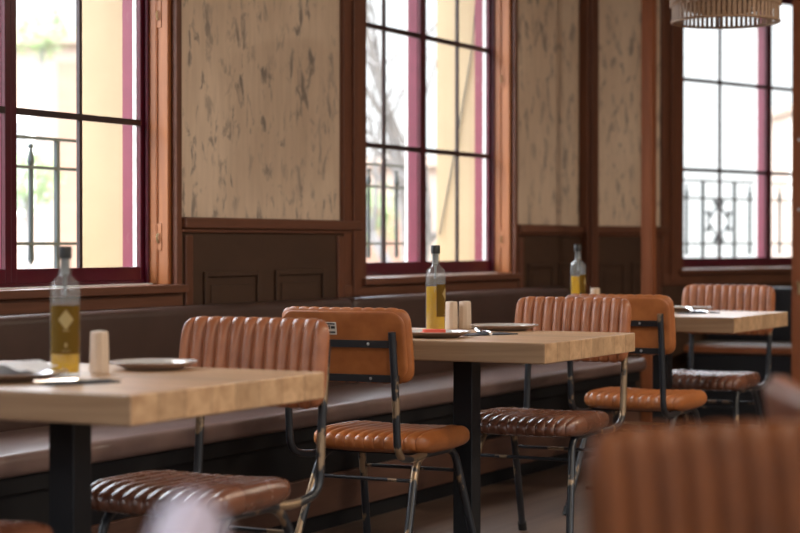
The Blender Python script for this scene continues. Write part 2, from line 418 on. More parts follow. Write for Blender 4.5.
for x, pl in ((2.87, wl), (4.03, wl), (5.94, wl), (.64, F2)):
    trim([((x, -.024, 0), (x+.05, -.011, 1.068))], 'trim', pl)
# corner pilaster
trim([((-.045, -.075, 0), (.055, .0, CEIL)), ((-.025, -.088, 0), (.035, -.075, CEIL))], 'trim', F2)

# free-standing posts at the booth ends
def post(x, y, w, label, rz=0., bolts=()):
    r = MB().box((-w/2, -w/2, 0), (w/2, w/2, CEIL-.001), .006)
    o = r.build('timber_post', M['post']); o.location = (x, y, 0); o.rotation_euler = (0, 0, rz)
    for z in bolts:
        MB().lathe([(0, 0), (.008, 0), (.008, .003), (0, .005)], 12).xform(Matrix.Translation((-w/2, 0, z)) @ Matrix.Rotation(-PI/2, 4, 'Y')).build('bolt_head', M['screw'], o, smooth=True)
    return tag(o, label, 'post', 'timber posts')
post(6.52, 1.30, .066, 'slim orange-brown timber post standing at the end of the long brown bench')
p2 = post(7.22, .675, .085, 'slim timber post at the right edge beside the far window, with a small coat hook', bolts=(1.22, 1.60))
h = MB(); h.tube(smooth_path([(-.043, -.005, .80), (-.075, -.005, .80), (-.085, -.005, .83)], .02), .006, 8)
h.tube([(-.043, -.005, .76), (-.043, -.005, .82)], .012, 8); h.tube(smooth_path([(-.043, -.005, .775), (-.065, -.005, .765), (-.07, -.005, .785)], .02), .005, 8)
h.build('coat_hook', M['brass'], p2, smooth=True)

# ------------------------------------------------------------------ long bench
bn = empty('upholstered_bench', (-2.4, 1.19, 0))
tag(bn, 'long dark brown upholstered bench running below the windows', 'bench')
LB = 6.2+2.4
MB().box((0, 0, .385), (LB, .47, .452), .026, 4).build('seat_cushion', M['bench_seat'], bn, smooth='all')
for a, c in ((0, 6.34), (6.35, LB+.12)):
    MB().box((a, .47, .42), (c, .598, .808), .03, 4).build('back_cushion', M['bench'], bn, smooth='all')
MB().box((.02, .05, .0), (LB-.03, .56, .385)).build('plinth', M['black'], bn)
MB().box((.02, .03, .335), (LB-.03, .05, .385), .003).build('seat_rail', M['black'], bn)
MB().box((.02, .030, .06), (LB-.03, .05, .20), .004).build('skirting_board', M['skirt'], bn)
k = MB().lathe([(0, 0), (.028, 0), (.03, .006), (.022, .018), (0, .02)], 20).xform(Matrix.Translation((6.1, .05, .265)) @ Matrix.Rotation(PI/2, 4, 'X'))
k.build('round_socket', M['steel'], bn, smooth=True)

# second seat below the far window
b2 = empty('window_seat', (7.44, -1.6, 0)); tag(b2, 'low window seat with orange wooden nosing and grey pad beneath the far window', 'bench')
L2 = 3.02
MB().box((0, 0, .412), (.035, L2, .452), .006).build('nosing', M['ledge'], b2)
MB().box((.035, 0, .40), (.44, L2, .462), .012, 3).build('seat_pad', M['ledge_top'], b2, smooth='all')
MB().box((.03, .01, 0), (.44, L2-.01, .40)).build('front_panel', M['navy'], b2)
MB().box((.40, 0, .44), (.47, L2, .78), .012, 3).build('back_panel', M['navy'], b2, smooth='all')

# ------------------------------------------------------------------ tables
TL, TW, TH, TT = .767, .93, .74, .062
def make_table():
    r = empty('dining_table')
    MB().box((0, 0, TH-TT), (TL, TW, TH), .004, 2).build('tabletop', M['tabletop'], r)
    cx, cy = TL/2, TW/2-.03; w = .034
    MB().box((cx-w, cy-w, .014), (cx+w, cy+w, TH-TT-.008), .003).build('pedestal', M['pedestal'], r)
    MB().box((cx-.16, cy-.16, TH-TT-.008), (cx+.16, cy+.16, TH-TT)).build('mounting_plate', M['pedestal'], r)
    MB().box((cx-.25, cy-.25, 0), (cx+.25, cy+.25, .014), .003).build('foot_plate', M['pedestal'], r)
    return r
T = [(0, 0), (2.1436, .036), (4.2956, .134)]
tl = ['thick wooden pedestal table nearest the camera, at the left edge of the picture',
      'thick wooden pedestal table in the middle of the row, carrying the sharpest oil bottle',
      'thick wooden pedestal table farthest along the row, under the rattan lamp']
t0 = make_table()
for i, (x, y) in enumerate(T):
    t = t0 if i == 0 else copy_tree(t0)
    t.location = (x, y, 0); tag(t, tl[i], 'table', 'wooden tables in a row along the bench')

# ------------------------------------------------------------------ chairs (local: faces +x, y across, origin on the floor below the backrest)
def pad(mb, W, half, Tt, Tb, Rc, Rt, ribs, depth, mp, npow=3.4, ring=32, sub=7, edge_r=.005):
    ys = []
    if ribs:
        for i in range(ribs):
            for k in range(sub): ys.append((i+(1-math.cos(PI*k/sub))/2)/ribs)
        ys.append(1.)
    else: ys = [(1-math.cos(PI*i/40))/2 for i in range(41)]
    rings = []
    for f in ys:
        y = (f-.5)*W
        if f in (0., 1.): y = y*.9995
        e = abs(y)-(W/2-Rc); a = half-(Rc-math.sqrt(max(0, Rc*Rc-e*e)) if e > 0 else 0)
        e2 = abs(y)-(W/2-Rt); tf = math.sqrt(max(.02, 1-(e2/Rt)**2)) if e2 > 0 else 1.
        rib = 1.
        if ribs:
            q = (f*ribs) % 1.; q = 0 if f in (0., 1.) else q
            rib = math.sqrt(max(0, 1-(2*q-1)**2))
            if f in (0., 1.): rib = 0.
        tt = Tt*tf*(1-depth+depth*rib); aa = a-edge_r*(1-rib)
        loop = []
        for k in range(ring):
            an = 2*PI*k/ring; c, s = math.cos(an), math.sin(an)
            p = math.copysign(abs(s)**(2/npow), s)*(aa if c > -.3 else a-edge_r*.4)
            qv = math.copysign(abs(c)**(2/npow), c)*(tt if c > 0 else Tb*tf)
            loop.append(mb.bm.verts.new(mp(p, qv, y)))
        rings.append(loop)
    for i in range(len(rings)-1):
        for k in range(ring):
            j = (k+1) % ring
            mb.bm.faces.new((rings[i][k], rings[i][j], rings[i+1][j], rings[i+1][k]))
    mb.bm.faces.new(rings[0]); mb.bm.faces.new(rings[-1][::-1])
    return mb
CW = .44
ZB, HB = .732, .114                 # back centre height and half height
TILT = math.tan(R(9))
def back_map(p, q, y):
    z = ZB+p
    return Vector((q-(z-.6)*TILT+.018*(y/(CW/2))**2, y, z))
def seat_map(p, q, y):
    x = .293+p
    return Vector((x, y, .432+q-.010*math.cos(PI*y/CW)*math.cos(PI*p/.5)+(-.012*max(0, (p-.1)/.1)**2 if p > .1 else 0)))
def make_chair(back_m, seat_m, panel_m):
    r = empty('dining_chair')
    pad(MB(),   .41, .195, .037, .037, .075, .03, 12, .50, seat_map).build('seat', M[seat_m], r, smooth='all')
    bk = pad(MB(), CW, HB, .036, .016, .045, .022, 12, .48, back_map).build('backrest', M[back_m], r, smooth='all')
    pad(MB(), CW-.02, HB-.012, .004, .006, .045, .01, 0, 0., lambda p, q, y: back_map(p, q-.016, y), npow=6).build('back_panel', M[panel_m], bk, smooth='all')
    tr = .0125
    xb = lambda z: -.028-(z-.6)*TILT          # rear surface of the back
    for s in (-1, 1):
        y = s*.165; yf = s*.20
        top = .392
        rear = smooth_path([(-.025, yf, .02), (.135, y, top), (.285, y, top)], .07, 8)
        fr = smooth_path([(.505, yf, .02), (.395, y, top), (.285, y, top)], .065, 8)
        for pth, n in ((rear, 'rear'), (fr, 'front')):
            lg = MB().tube(pth, tr, 14).build('leg', M['metal'], r, smooth=True)
            f = pth[0]; g = (pth[1]-pth[0]).normalized()
            MB().tube([f-g*.0209, f+g*.012], tr+.003, 14).build('foot_cap', M['rubber'], lg, smooth=True)
        yp = s*.184
        bp = smooth_path([(xb(.775)-.007, yp, .775), (xb(.60)-.012, yp, .60), (-.025, yp, .405), (.07, y+s*.01, .385), (.25, y, .396)], .06, 8)
        MB().tube(bp, tr-.001, 14).build('back_post', M['metal'], r, smooth=True)
    for z in (.635, .738):
        st = MB(); n = 14
        for i in range(n):
            ya, yb = -.190+.380*i/n, -.190+.380*(i+1)/n
            def X(y): return xb(z)-.001+.018*(y/(CW/2))**2*.7
            q = [Vector((X(ya), ya, z-.011)), Vector((X(yb), yb, z-.011)), Vector((X(yb), yb, z+.011)), Vector((X(ya), ya, z+.011))]
            o = Vector((-.006, 0, 0))
            v1 = [st.bm.verts.new(p) for p in q]; v2 = [st.bm.verts.new(p+o) for p in q]
            st.bm.faces.new(v1); st.bm.faces.new(v2[::-1])
            for k in range(4): st.bm.faces.new((v1[k], v1[(k+1) % 4], v2[(k+1) % 4], v2[k]))
        so = st.build('back_strap', M['strap'], r)
        for y in (-.10, .10):
            MB().lathe([(0, 0), (.005, 0), (.004, .002), (0, .003)], 10).xform(Matrix.Translation((xb(z)-.0068+.0027, y, z)) @ Matrix.Rotation(-PI/2, 4, 'Y')).build('screw', M['screw'], so, smooth=True)
    MB().tube([(.104, -.171, .318), (.104, .171, .318)], .006, 10).build('stretcher', M['metal'], r, smooth=True)
    MB().tube([(.418, -.173, .318), (.418, .173, .318)], .006, 10).build('stretcher', M['metal'], r, smooth=True)
    for x in (.15, .37): MB().box((x, -.165, .390), (x+.025, .165, .400)).build('seat_rail', M['strap'], r)
    return r
protoA = make_chair('leather_tan', 'leather_tan', 'leather_tan')
protoB = make_chair('leather_brown', 'leather_seat', 'leather_tan')
protoD = make_chair('leather_sheen', 'leather_sheen', 'leather_sheen')
protoC = make_chair('leather_dark', 'leather_dark', 'leather_dark')
used = set()
def chair(proto, x, y, rz, label, group='ribbed leather chairs at the tables'):
    c = proto if proto.name not in used else copy_tree(proto)
    used.add(proto.name)
    c.location = (x, y, 0); c.rotation_euler = (0, 0, rz); tag(c, label, 'chair', group); return c
c1 = chair(protoB, 1.115, .412, PI, 'brown ribbed chair with its seat beside the nearest table, ribs facing the camera')
c2 = chair(protoA, 1.965, .603, 0, 'orange-tan chair seen from behind with two black straps and a white tag')
c3 = chair(protoB, 3.23, .395, PI, 'brown ribbed chair at the far side of the middle table, ribs facing the camera')
c4 = chair(protoA, 3.715, .398, 0, 'tan chair seen from behind at the farthest table, back to back with a ribbed chair')
c5 = chair(protoB, 5.41, .515, PI, 'small ribbed tan chair farthest away, in front of the far window')
c0 = chair(protoB, -.335, .47, 0, 'chair tucked under the nearest table, only its seat corner showing at bottom left')
# maker's tag on the rear of the tan chair
tg = pad(MB(), .052, .019, .0006, .0012, .003, .002, 0, 0., lambda p, q, y: back_map(.050+p, q-.0235, y+.034), npow=8).build('maker_tag', M['label_white'], c2)
tg['label'] = 'white tag'
ik = MB()
for (ya, yb, z, hh) in ((.096, .140, .0985, .0022), (.096, .110, .088, .004), (.113, .118, .088, .006), (.121, .126, .088, .006), (.130, .140, .085, .004), (.096, .128, .0735, .0025), (.133, .140, .0735, .003)):
    q = [back_map(z-.035-hh, -.0253, ya-.084), back_map(z-.035-hh, -.0253, yb-.084), back_map(z-.035+hh, -.0253, yb-.084), back_map(z-.035+hh, -.0253, ya-.084)]
    v1 = [ik.bm.verts.new(p) for p in q]; v2 = [ik.bm.verts.new(p+Vector((-.0004, 0, 0))) for p in q]
    ik.bm.faces.new(v1); ik.bm.faces.new(v2[::-1])
    for k in range(4): ik.bm.faces.new((v1[k], v1[(k+1) % 4], v2[(k+1) % 4], v2[k]))
ik.build('tag_print', M['ink'], tg)

# foreground chairs, close to the lens
E1 = (math.sin(0.4775), math.cos(0.4775))
def cam2uv(X, Z):
    dx, dz = X+.5263, Z-3.7227
    return (dx*.45956+dz*.88815, -dx*.88815+dz*.45956)
def back_between(proto, a, b, side, label, top_x=.035):
    """place a chair so that its backrest runs from a towards b (metres right of / ahead of the lens axis)"""
    ua, ub = Vector(cam2uv(*a)), Vector(cam2uv(*b)); t = (ub-ua).normalized(); c = ua+t*CW/2
    fwd = Vector((-t.y, t.x))*side
    o = c+fwd*top_x
    return chair(proto, o.x, o.y, math.atan2(fwd.y, fwd.x), label, 'ribbed leather chairs in the foreground')
c6 = back_between(protoC, (.182, 1.965), (.435, 2.06), -1, 'large blurred dark brown chair back in the right foreground')
c7 = back_between(protoD, (.536, 2.80), (.520, 2.40), 1, 'blurred chair back seen edge-on with a bright rim at the right edge')
protoE = make_chair('leather_sheen_tint', 'leather_sheen_tint', 'leather_sheen_tint')
c8 = back_between(protoE, (-.146, 1.495), (-.144, 1.1), -1, 'very blurred chair corner, lavender window sheen in its colour, at the bottom edge below the left chair')

# ------------------------------------------------------------------ tableware
def make_bottle():
    r = empty('oil_bottle')
    MB().lathe([(0, .006), (.026, .003), (.031, 0), (.033, .004), (.033, .196), (.031, .205), (.024, .213), (.015, .221), (.0135, .23), (.0135, .258), (.0145, .260), (.0145, .266), (.012, .267)], 40).build('glass_body', M['bottle'], r, smooth=True)
    MB().lathe([(0, .010), (.0295, .010), (.0305, .014), (.0305, .152), (0, .152)], 36).build('oil', M['oil'], r, smooth=True)
    MB().lathe([(.0, .262), (.0155, .262), (.0155, .288), (.0145, .290), (0, .290)], 32).build('cap', M['cap'], r, smooth=True)
    MB().lathe([(0, .262), (.010, .262), (.010, .228), (.004, .222), (.004, .180), (0, .179)], 16).build('pourer', M['pourer'], r, smooth=True)
    def patch(rad, a0, a1, z0, z1, n=16):
        b = MB(); v = []
        for i in range(n+1):
            a = a0+(a1-a0)*i/n
            v.append([b.bm.verts.new(((rad+dr)*math.cos(a), (rad+dr)*math.sin(a), z)) for dr, z in ((0, z0), (0, z1), (.0004, z1), (.0004, z0))])
        for i in range(n):
            for k in range(4): b.bm.faces.new((v[i][k], v[i][(k+1) % 4], v[i+1][(k+1) % 4], v[i+1][k]))
        b.bm.faces.new(v[0]); b.bm.faces.new(v[-1][::-1]); return b
    lb = patch(.0331, -1.15, 1.15, .052, .160).build('paper_label', M['oil_label'], r, smooth=True)
    # diamond emblem and small marks printed on it
    d = MB()
    def pt(a, z, rr=.0337): return Vector((rr*math.cos(a), rr*math.sin(a), z))
    n = 8
    def quad_strip(fn):
        prev = None
        for i in range(n+1):
            cur = fn(i/n)
            vs = [d.bm.verts.new(p) for p in cur]
            if prev: d.bm.faces.new((prev[0], prev[1], vs[1], vs[0]))
            prev = vs
    quad_strip(lambda t: (pt(-.5+1.0*t, .128-.022*(1-abs(2*t-1))-.0004), pt(-.5+1.0*t, .128+.022*(1-abs(2*t-1))+.0004)))
    d.build('emblem', M['oil_logo'], lb)
    d = MB()
    quad_strip(lambda t: (pt(-.22+.44*t, .103), pt(-.22+.44*t, .1045)))
    quad_strip(lambda t: (pt(-.10+.2*t, .072-.006*math.sin(PI*t)), pt(-.10+.2*t, .072+.006*math.sin(PI*t))))
    quad_strip(lambda t: (pt(-.3+.6*t, .058), pt(-.3+.6*t, .0595)))
    d.build('label_print', M['oil_logo'], lb)
    return r
bt = make_bottle()
cam_xy = (-3.0644, -2.1782)
def face(x, y, off): return math.atan2(cam_xy[1]-y, cam_xy[0]-x)+off
for i, (x, y, off, lab) in enumerate([
        (.351, .424, .05, 'olive oil bottle with a diamond emblem on the nearest table'),
        (2.655, .648, 1.25, 'sharp olive oil bottle with black cap on the middle table'),
        (4.70, .965, 1.35, 'small half-full oil bottle on the farthest table, rising behind a chair')]):
    o = bt if i == 0 else copy_tree(bt)
    o.location = (x, y, TH); o.rotation_euler = (0, 0, face(x, y, off)); tag(o, lab, 'bottle', 'olive oil bottles on the tables')

sh = empty('wooden_shaker')
MB().lathe([(0, 0), (.0195, 0), (.0205, .003), (.0185, .082), (.017, .088), (0, .090)], 10).build('body', M['shaker'], sh)
hh = MB()
for k in range(5): hh.lathe([(0, .0902), (.0014, .0902), (.0014, .0906), (0, .0906)], 8, (.007*math.cos(k*1.257), .007*math.sin(k*1.257), 0))
hh.build('holes', M['ink'], sh)
for i, (x, y, lab) in enumerate([
        (.492, .435, 'pale wooden shaker beside the bottle on the nearest table'),
        (2.878, .697, 'pale wooden shaker on the middle table, the one next to the bottle'),
        (2.918, .664, 'pale wooden shaker on the middle table, the one away from the bottle'),
        (4.955, .985, 'pale wooden shaker on the farthest table, its top showing behind the chairs')]):
    o = sh if i == 0 else copy_tree(sh)
    o.location = (x, y, TH); o.scale = (1.12, 1.12, 1.08); o.rotation_euler = (0, 0, face(x, y, .3)); tag(o, lab, 'shaker', 'salt and pepper shakers')

pt0 = empty('plate')
MB().lathe([(0, .004), (.07, .005), (.082, .012), (.110, .019), (.113, .0195), (.113, .0175), (.085, .008), (.07, .001), (0, .001)], 48).build('dish', M['plate'], pt0, smooth=True)
MB().lathe([(.060, .0), (.0705, .0), (.086, .0075), (.1135, .0172), (.1142, .0195), (.1125, .0202), (.1120, .0195), (.113, .0172), (.085, .0068), (.07, .0005), (.06, .0005)], 48).build('rim', M['plate_rim'], pt0, smooth=True)
for i, (x, y, s, lab) in enumerate([
        (.655, .398, .9, 'shallow plate behind the shaker on the nearest table'),
        (.21, .465, 1.1, 'pale plate at the left picture edge on the nearest table'),
        (2.335, .49, 1., 'plate with a red napkin in front of the bottle on the middle table'),
        (2.875, .495, 1.02, 'shallow plate on the far side of the middle table before the ribbed chair'),
        (4.905, .54, 1., 'shallow plate on the farthest table')]):
    o = pt0 if i == 0 else copy_tree(pt0)
    o.location = (x, y, TH); o.scale = (s, s, 1); tag(o, lab, 'plate', 'plates set on the tables')

def cloth(name, w, h, mat, x, y, z, rz, label, cat, grp=None, thick=.004, fold=True):
    b = MB(); b.box((-w/2, -h/2, 0), (w/2, h/2, thick), .001, 1)
    if fold: b.box((-w/2+.004, -h/2+.003, thick), (w/2-.03, h/2-.004, thick*1.9), .001, 1)
    o = b.build(name, M[mat]); o.location = (x, y, z); o.rotation_euler = (0, 0, rz)
    return tag(o, label, cat, grp)
cloth('napkin', .20, .10, 'napkin', 2.56, .425, TH, -.5, 'dark folded napkin on the middle table under a fork', 'napkin', 'dark napkins under the cutlery', fold=False)
cloth('napkin', .16, .09, 'napkin', .21, .285, TH, -.45, 'dark folded napkin on the nearest table in front of the bottle', 'napkin', 'dark napkins under the cutlery', fold=False)
cloth('napkin', .18, .09, 'napkin', 4.70, .42, TH, -.4, 'dark folded napkin on the farthest table', 'napkin', 'dark napkins under the cutlery', fold=False)
cloth('napkin', .075, .075, 'napkin_red', 2.31, .485, TH+.006, .6, 'red paper napkin lying in a plate on the middle table', 'napkin', thick=.011)
def crumpled(w, h, n=14):
    b = MB(); T_ = []
    for side in (0, 1):
        g = []
        for i in range(n+1):
            row = []
            for k in range(n+1):
                x, y = (i/n-.5)*w, (k/n-.5)*h
                z = .012+.009*math.sin(38*x+2.1*math.sin(30*y))+.006*math.sin(70*y+40*x)
                row.append(b.bm.verts.new((x, y, max(.0008, z)+side*.0012)))
            g.append(row)
        T_.append(g)
    for i in range(n):
        for k in range(n):
            for g, rv in ((T_[0], True), (T_[1], False)):
                f = [g[i][k], g[i+1][k], g[i+1][k+1], g[i][k+1]]; b.bm.faces.new(f[::-1] if rv else f)
    for k in range(n):
        for (p, q) in (((0, k), (0, k+1)), ((n, k+1), (n, k)), ((k+1, 0), (k, 0)), ((k, n), (k+1, n))):
            b.bm.faces.new((T_[0][p[0]][p[1]], T_[0][q[0]][q[1]], T_[1][q[0]][q[1]], T_[1][p[0]][p[1]]))
    return b
pn = crumpled(.17, .15).build('napkin', M['paper'], smooth=True); pn.location = (.205, .46, TH+.0125); pn.rotation_euler = (0, 0, .25)
tag(pn, 'white crumpled paper napkin lying on the plate at the left edge', 'napkin')
def make_fork():
    b = MB(); n = 12
    hp = [(-.10+.12*i/n, 0, .004+.004*math.sin(PI*i/n)) for i in range(n+1)]
    b.tube(hp, .004, 8, rad=[.0055-.003*i/n for i in range(n+1)])
    b.tube([(.02, 0, .004), (.035, 0, .006), (.05, 0, .010)], .006, 8, rad=[.0026, .008, .011])
    for y in (-.009, -.003, .003, .009):
        b.tube([(.048, y, .010), (.07, y, .014), (.095, y*1.05, .020)], .0016, 6, rad=[.002, .0018, .0012])
    return b.build('fork', M['steel'], smooth=True)
f0 = make_fork()
for i, (x, y, rz, lab) in enumerate([(2.555, .43, .72, 'steel fork lying on the dark napkin of the middle table'),
                                     (4.70, .42, .8, 'steel fork lying on the dark napkin of the farthest table')]):
    o = f0 if i == 0 else f0.copy()
    if i: COL.objects.link(o)
    o.location = (x, y, TH+.0042); o.rotation_euler = (0, 0, rz); tag(o, lab, 'fork', 'forks on the napkins')
def make_knife():
    b = MB(); b.tube([(-.10, 0, .004), (-.02, 0, .004), (.0, 0, .003)], .004, 8)
    b.box((0, -.007, .001), (.11, .007, .003), .0008, 1)
    return b.build('table_knife', M['steel'], smooth=True)
kn = make_knife()
for i, (x, y, rz, lab) in enumerate([(.20, .28, -.42, 'steel knife on the dark napkin of the nearest table')]):
    o = kn if i == 0 else kn.copy()
    if i: COL.objects.link(o)
    o.location = (x, y, TH+.0042); o.rotation_euler = (0, 0, rz); tag(o, lab, 'knife')

# ------------------------------------------------------------------ rattan pendant above the farthest table
lp = empty('pendant_lamp', (4.665, .29, 1.958)); tag(lp, 'round woven rattan pendant lamp hanging before the far window', 'lamp')
RL = .22
ou = MB(); n = 66
for k in range(n):
    a = 2*PI*k/n; c, s = math.cos(a), math.sin(a)
    wv = .007; t = (-s, c)
    for q in (0,):
        p0 = Vector((RL*c, RL*s, .0)); p1 = Vector((RL*c, RL*s, .30))
        tv = Vector((t[0], t[1], 0))*wv; nv = Vector((c, s, 0))*.0025
        vs = [ou.bm.verts.new(p) for p in (p0-tv, p0+tv, p0+tv+nv, p0-tv+nv, p1-tv, p1+tv, p1+tv+nv, p1-tv+nv)]
        for fc in ((0, 1, 2, 3), (4, 7, 6, 5), (0, 4, 5, 1), (1, 5, 6, 2), (2, 6, 7, 3), (3, 7, 4, 0)): ou.bm.faces.new([vs[i] for i in fc])
ou.build('slats', M['rattan'], lp)
ba = MB()
for i, z in enumerate([.016*j+.075 for j in range(14)]):
    pts = [((RL+.002+.004*(1 if (k+i) % 2 else -1))*math.cos(2*PI*k/n), (RL+.002+.004*(1 if (k+i) % 2 else -1))*math.sin(2*PI*k/n), z) for k in range(n+1)]
    ba.tube(pts, .0075, 6, cap=False)
ba.build('weave', M['rattan'], lp)
rg = MB()
for z in (.004,): rg.tube([((RL+.002)*math.cos(2*PI*k/48), (RL+.002)*math.sin(2*PI*k/48), z) for k in range(49)], .006, 8, cap=False)
rg.build('hoop', M['rattan'], lp, smooth=True)
ii = MB(); n2 = 40; RI = .15
for k in range(n2):
    a = 2*PI*k/n2; ii.tube([(RI*math.cos(a), RI*math.sin(a), .06), (RI*math.cos(a), RI*math.sin(a), .29)], .006, 6)
for z in (.06, .29): ii.tube([(RI*math.cos(2*PI*k/40), RI*math.sin(2*PI*k/40), z) for k in range(41)], .006, 8, cap=False)
ii.build('inner_shade', M['rattan'], lp)
sp = MB()
for k in range(3):
    a = k*2*PI/3; sp.tube([(0, 0, .29), (RL*math.cos(a), RL*math.sin(a), .295)], .004, 6)
sp.build('spider', M['cord'], lp)
MB().tube([(0, 0, .22), (0, 0, CEIL-1.958)], .004, 8).build('cord', M['cord'], lp)
MB().lathe([(0, .11), (.02, .115), (.03, .14), (.026, .165), (.014, .185), (.014, .22), (0, .22)], 20).build('bulb', M['bulb'], lp, smooth=True)

# ------------------------------------------------------------------ outside
gz = -1.5
struct(MB().box((-30, WY+.42, gz-.2), (90, 70, gz)).build('ground_outside', M['pave']))
def railing(place, Lr, label, start, stp=.158, phase=0, ornate=True):
    r = empty('balcony_railing'); place(r); tag(r, label, 'railing', 'wrought iron balcony railings')
    MB().box((0, -.012, 1.445), (Lr, .012, 1.457)).build('top_rail', M['iron'], r)
    for z in (1.335, 1.035): MB().box((0, -.010, z-.006), (Lr, .010, z+.006)).build('cross_rail', M['iron'], r)
    MB().box((0, -.5, .78), (Lr, .03, .86)).build('balcony_slab', M['stone'], r)
    i = phase; x = start
    while x < Lr-.02:
        q = i % 6
        if not ornate: q = 1 if i % 2 else 0
        if q in (1, 3):
            MB().box((x-.010, -.008, .86), (x+.010, .008, 1.45)).build('baluster', M['iron'], r)
        elif q == 2:
            b = MB(); b.tube([(x, 0, .86), (x, 0, 1.33)], .009, 6)
            zc, hz, hx = 1.185, .115, .125
            b.tube([(x, 0, zc+hz), (x+hx, 0, zc), (x, 0, zc-hz), (x-hx, 0, zc), (x, 0, zc+hz)], .008, 6)
            def curl(cx, cz, a0, sgn, r0=.024):
                b.tube([(cx+r0*(1-.55*t/10)*math.cos(a0+sgn*t*.55), 0, cz+r0*(1-.55*t/10)*math.sin(a0+sgn*t*.55)) for t in range(11)], .0085, 6)
            for sx in (-1, 1):
                curl(x+sx*.028, zc+hz+.012, PI/2 if sx > 0 else PI/2, -sx); curl(x+sx*.028, zc-hz-.012, -PI/2, sx)
                curl(x+sx*(hx-.01), zc+.045, 0 if sx > 0 else PI, sx); curl(x+sx*(hx-.01), zc-.045, 0 if sx > 0 else PI, -sx)
            b.build('scroll_ornament', M['iron'], r)
        else:
            b = MB(); b.tube([(x, 0, .955), (x, 0, .97), (x, 0, .985), (x, 0, 1.03), (x, 0, 1.34), (x, 0, 1.36), (x, 0, 1.385), (x, 0, 1.41)], .008, 8, rad=[.002, .012, .012, .010, .010, .015, .010, .004])
            b.lathe([(0, -.011), (.008, -.008), (.011, 0), (.008, .008), (0, .011)], 10, (x, 0, 1.418))
            b.build('spear_baluster', M['iron'], r)
        x += stp; i += 1
    return r
railing(lambda r: setattr(r, 'location', (.8, WY+.75, 0)), 2.7, 'black iron balcony railing outside the left window', .158, .165, 0, False)
railing(lambda r: setattr(r, 'location', (4.0, WY+.75, 0)), 2.40, 'black iron balcony railing outside the middle window', .313, .158, 1, False)
def pr3(r):
    c, s = math.cos(A2), math.sin(A2); p, w = 1.0, .75
    r.location = (CX+c*p-s*w, WY+s*p+c*w, 0); r.rotation_euler = (0, 0, A2)
railing(pr3, 2.6, 'iron balcony railing with diamond scrollwork outside the far window', .068, .178, 1)
cb = MB().tube([(5.838, 1.975, 2.5), (5.838, 2.011, 2.04), (5.838, 2.10, 1.56), (5.838, 2.198, 1.08)], .0035, 8)
tag(cb.build('outdoor_cable', M['iron'], smooth=True), 'thin cable slanting down outside the middle window', 'cable')

def uv3(X, Z, z): u, v = cam2uv(X, Z); return (u, v, z)
def building(Xc, Zc, w, dep, top, label, brick_band=None, wins=()):
    u, v = cam2uv(Xc, Zc)
    r = empty('building', (u, v, gz), R(-62.64)); tag(r, label, 'building', 'pale houses outside')
    H = top-gz
    MB().box((-w/2, 0, 0), (w/2, dep, H)).build('wall', M['bldg'], r)
    MB().box((-w/2-.15, -.15, H), (w/2+.15, dep+.15, H+.18)).build('cornice', M['bldg'], r)
    if brick_band: MB().box((brick_band[0], -.03, brick_band[2]), (brick_band[1], 0.0, brick_band[3])).build('brick_panel', M['bldg_brick'], r)
    for (x, z, ww, hh) in wins:
        f = MB().box((x-ww/2-.08, -.05, z-.08), (x+ww/2+.08, 0, z+hh+.08)).build('window', M['white'], r)
        MB().box((x-ww/2, -.06, z), (x+ww/2, -.02, z+hh)).build('pane', M['bldg_dark'], f)
    return r
# camera-aligned street fronts: rotate so their fronts look back at the restaurant
def face_rot(o): o.rotation_euler = (0, 0, R(27.36-90))
b1 = building(-4.2, 26, 3.6, 5, 3.75, 'pale rendered house with pink brick beyond the left window', (-.45, .5, 2.2, 5.0), [(1.2, 3.0, .7, 1.2), (-1.2, 3.0, .7, 1.2)])
b2_ = building(.6, 34, 5., 5, 2.4, 'low pale house behind the bare tree beyond the middle window', (-1.6, -.2, 1.0, 3.2), [(1.0, 1.8, .8, 1.1), (-2.1, 1.8, .5, 1.1)])
b3 = building(12.4, 46, 6., 2.5, 4.2, 'pale tall house at the right edge of the far window', None, [(-2.75, 3.6, .35, 1.8), (0, 3.2, .9, 1.5)])
# bare tree
tb = MB()
def branch(p, d, ln, r, lev):
    n = 4; pts = [p]; q = p
    for i in range(n):
        d = (d+Vector((random.uniform(-.16, .16), random.uniform(-.16, .16), random.uniform(-.05, .12)))).normalized()
        q = q+d*ln/n; pts.append(q)
    tb.tube(pts, r, 6, rad=[r*(1-.4*i/n) for i in range(n+1)])
    if lev:
        for k in range(4 if lev > 2 else 3):
            t = pts[random.choice((2, 3, 4))]
            nd = (d+Vector((random.uniform(-.9, .9), random.uniform(-.9, .9), random.uniform(-.3, .6)))).normalized()
            branch(t, nd, ln*random.uniform(.6, .8), r*.52, lev-1)
tu = cam2uv(.05, 17)
tr_ = empty('tree', (tu[0], tu[1], gz)); tag(tr_, 'bare grey tree with tangled branches outside the middle window', 'tree')
branch(Vector((0, 0, 0)), Vector((.08, 0, 1)).normalized(), 2.6, .11, 4)
tb.build('trunk', M['bark'], tr_, smooth=True)
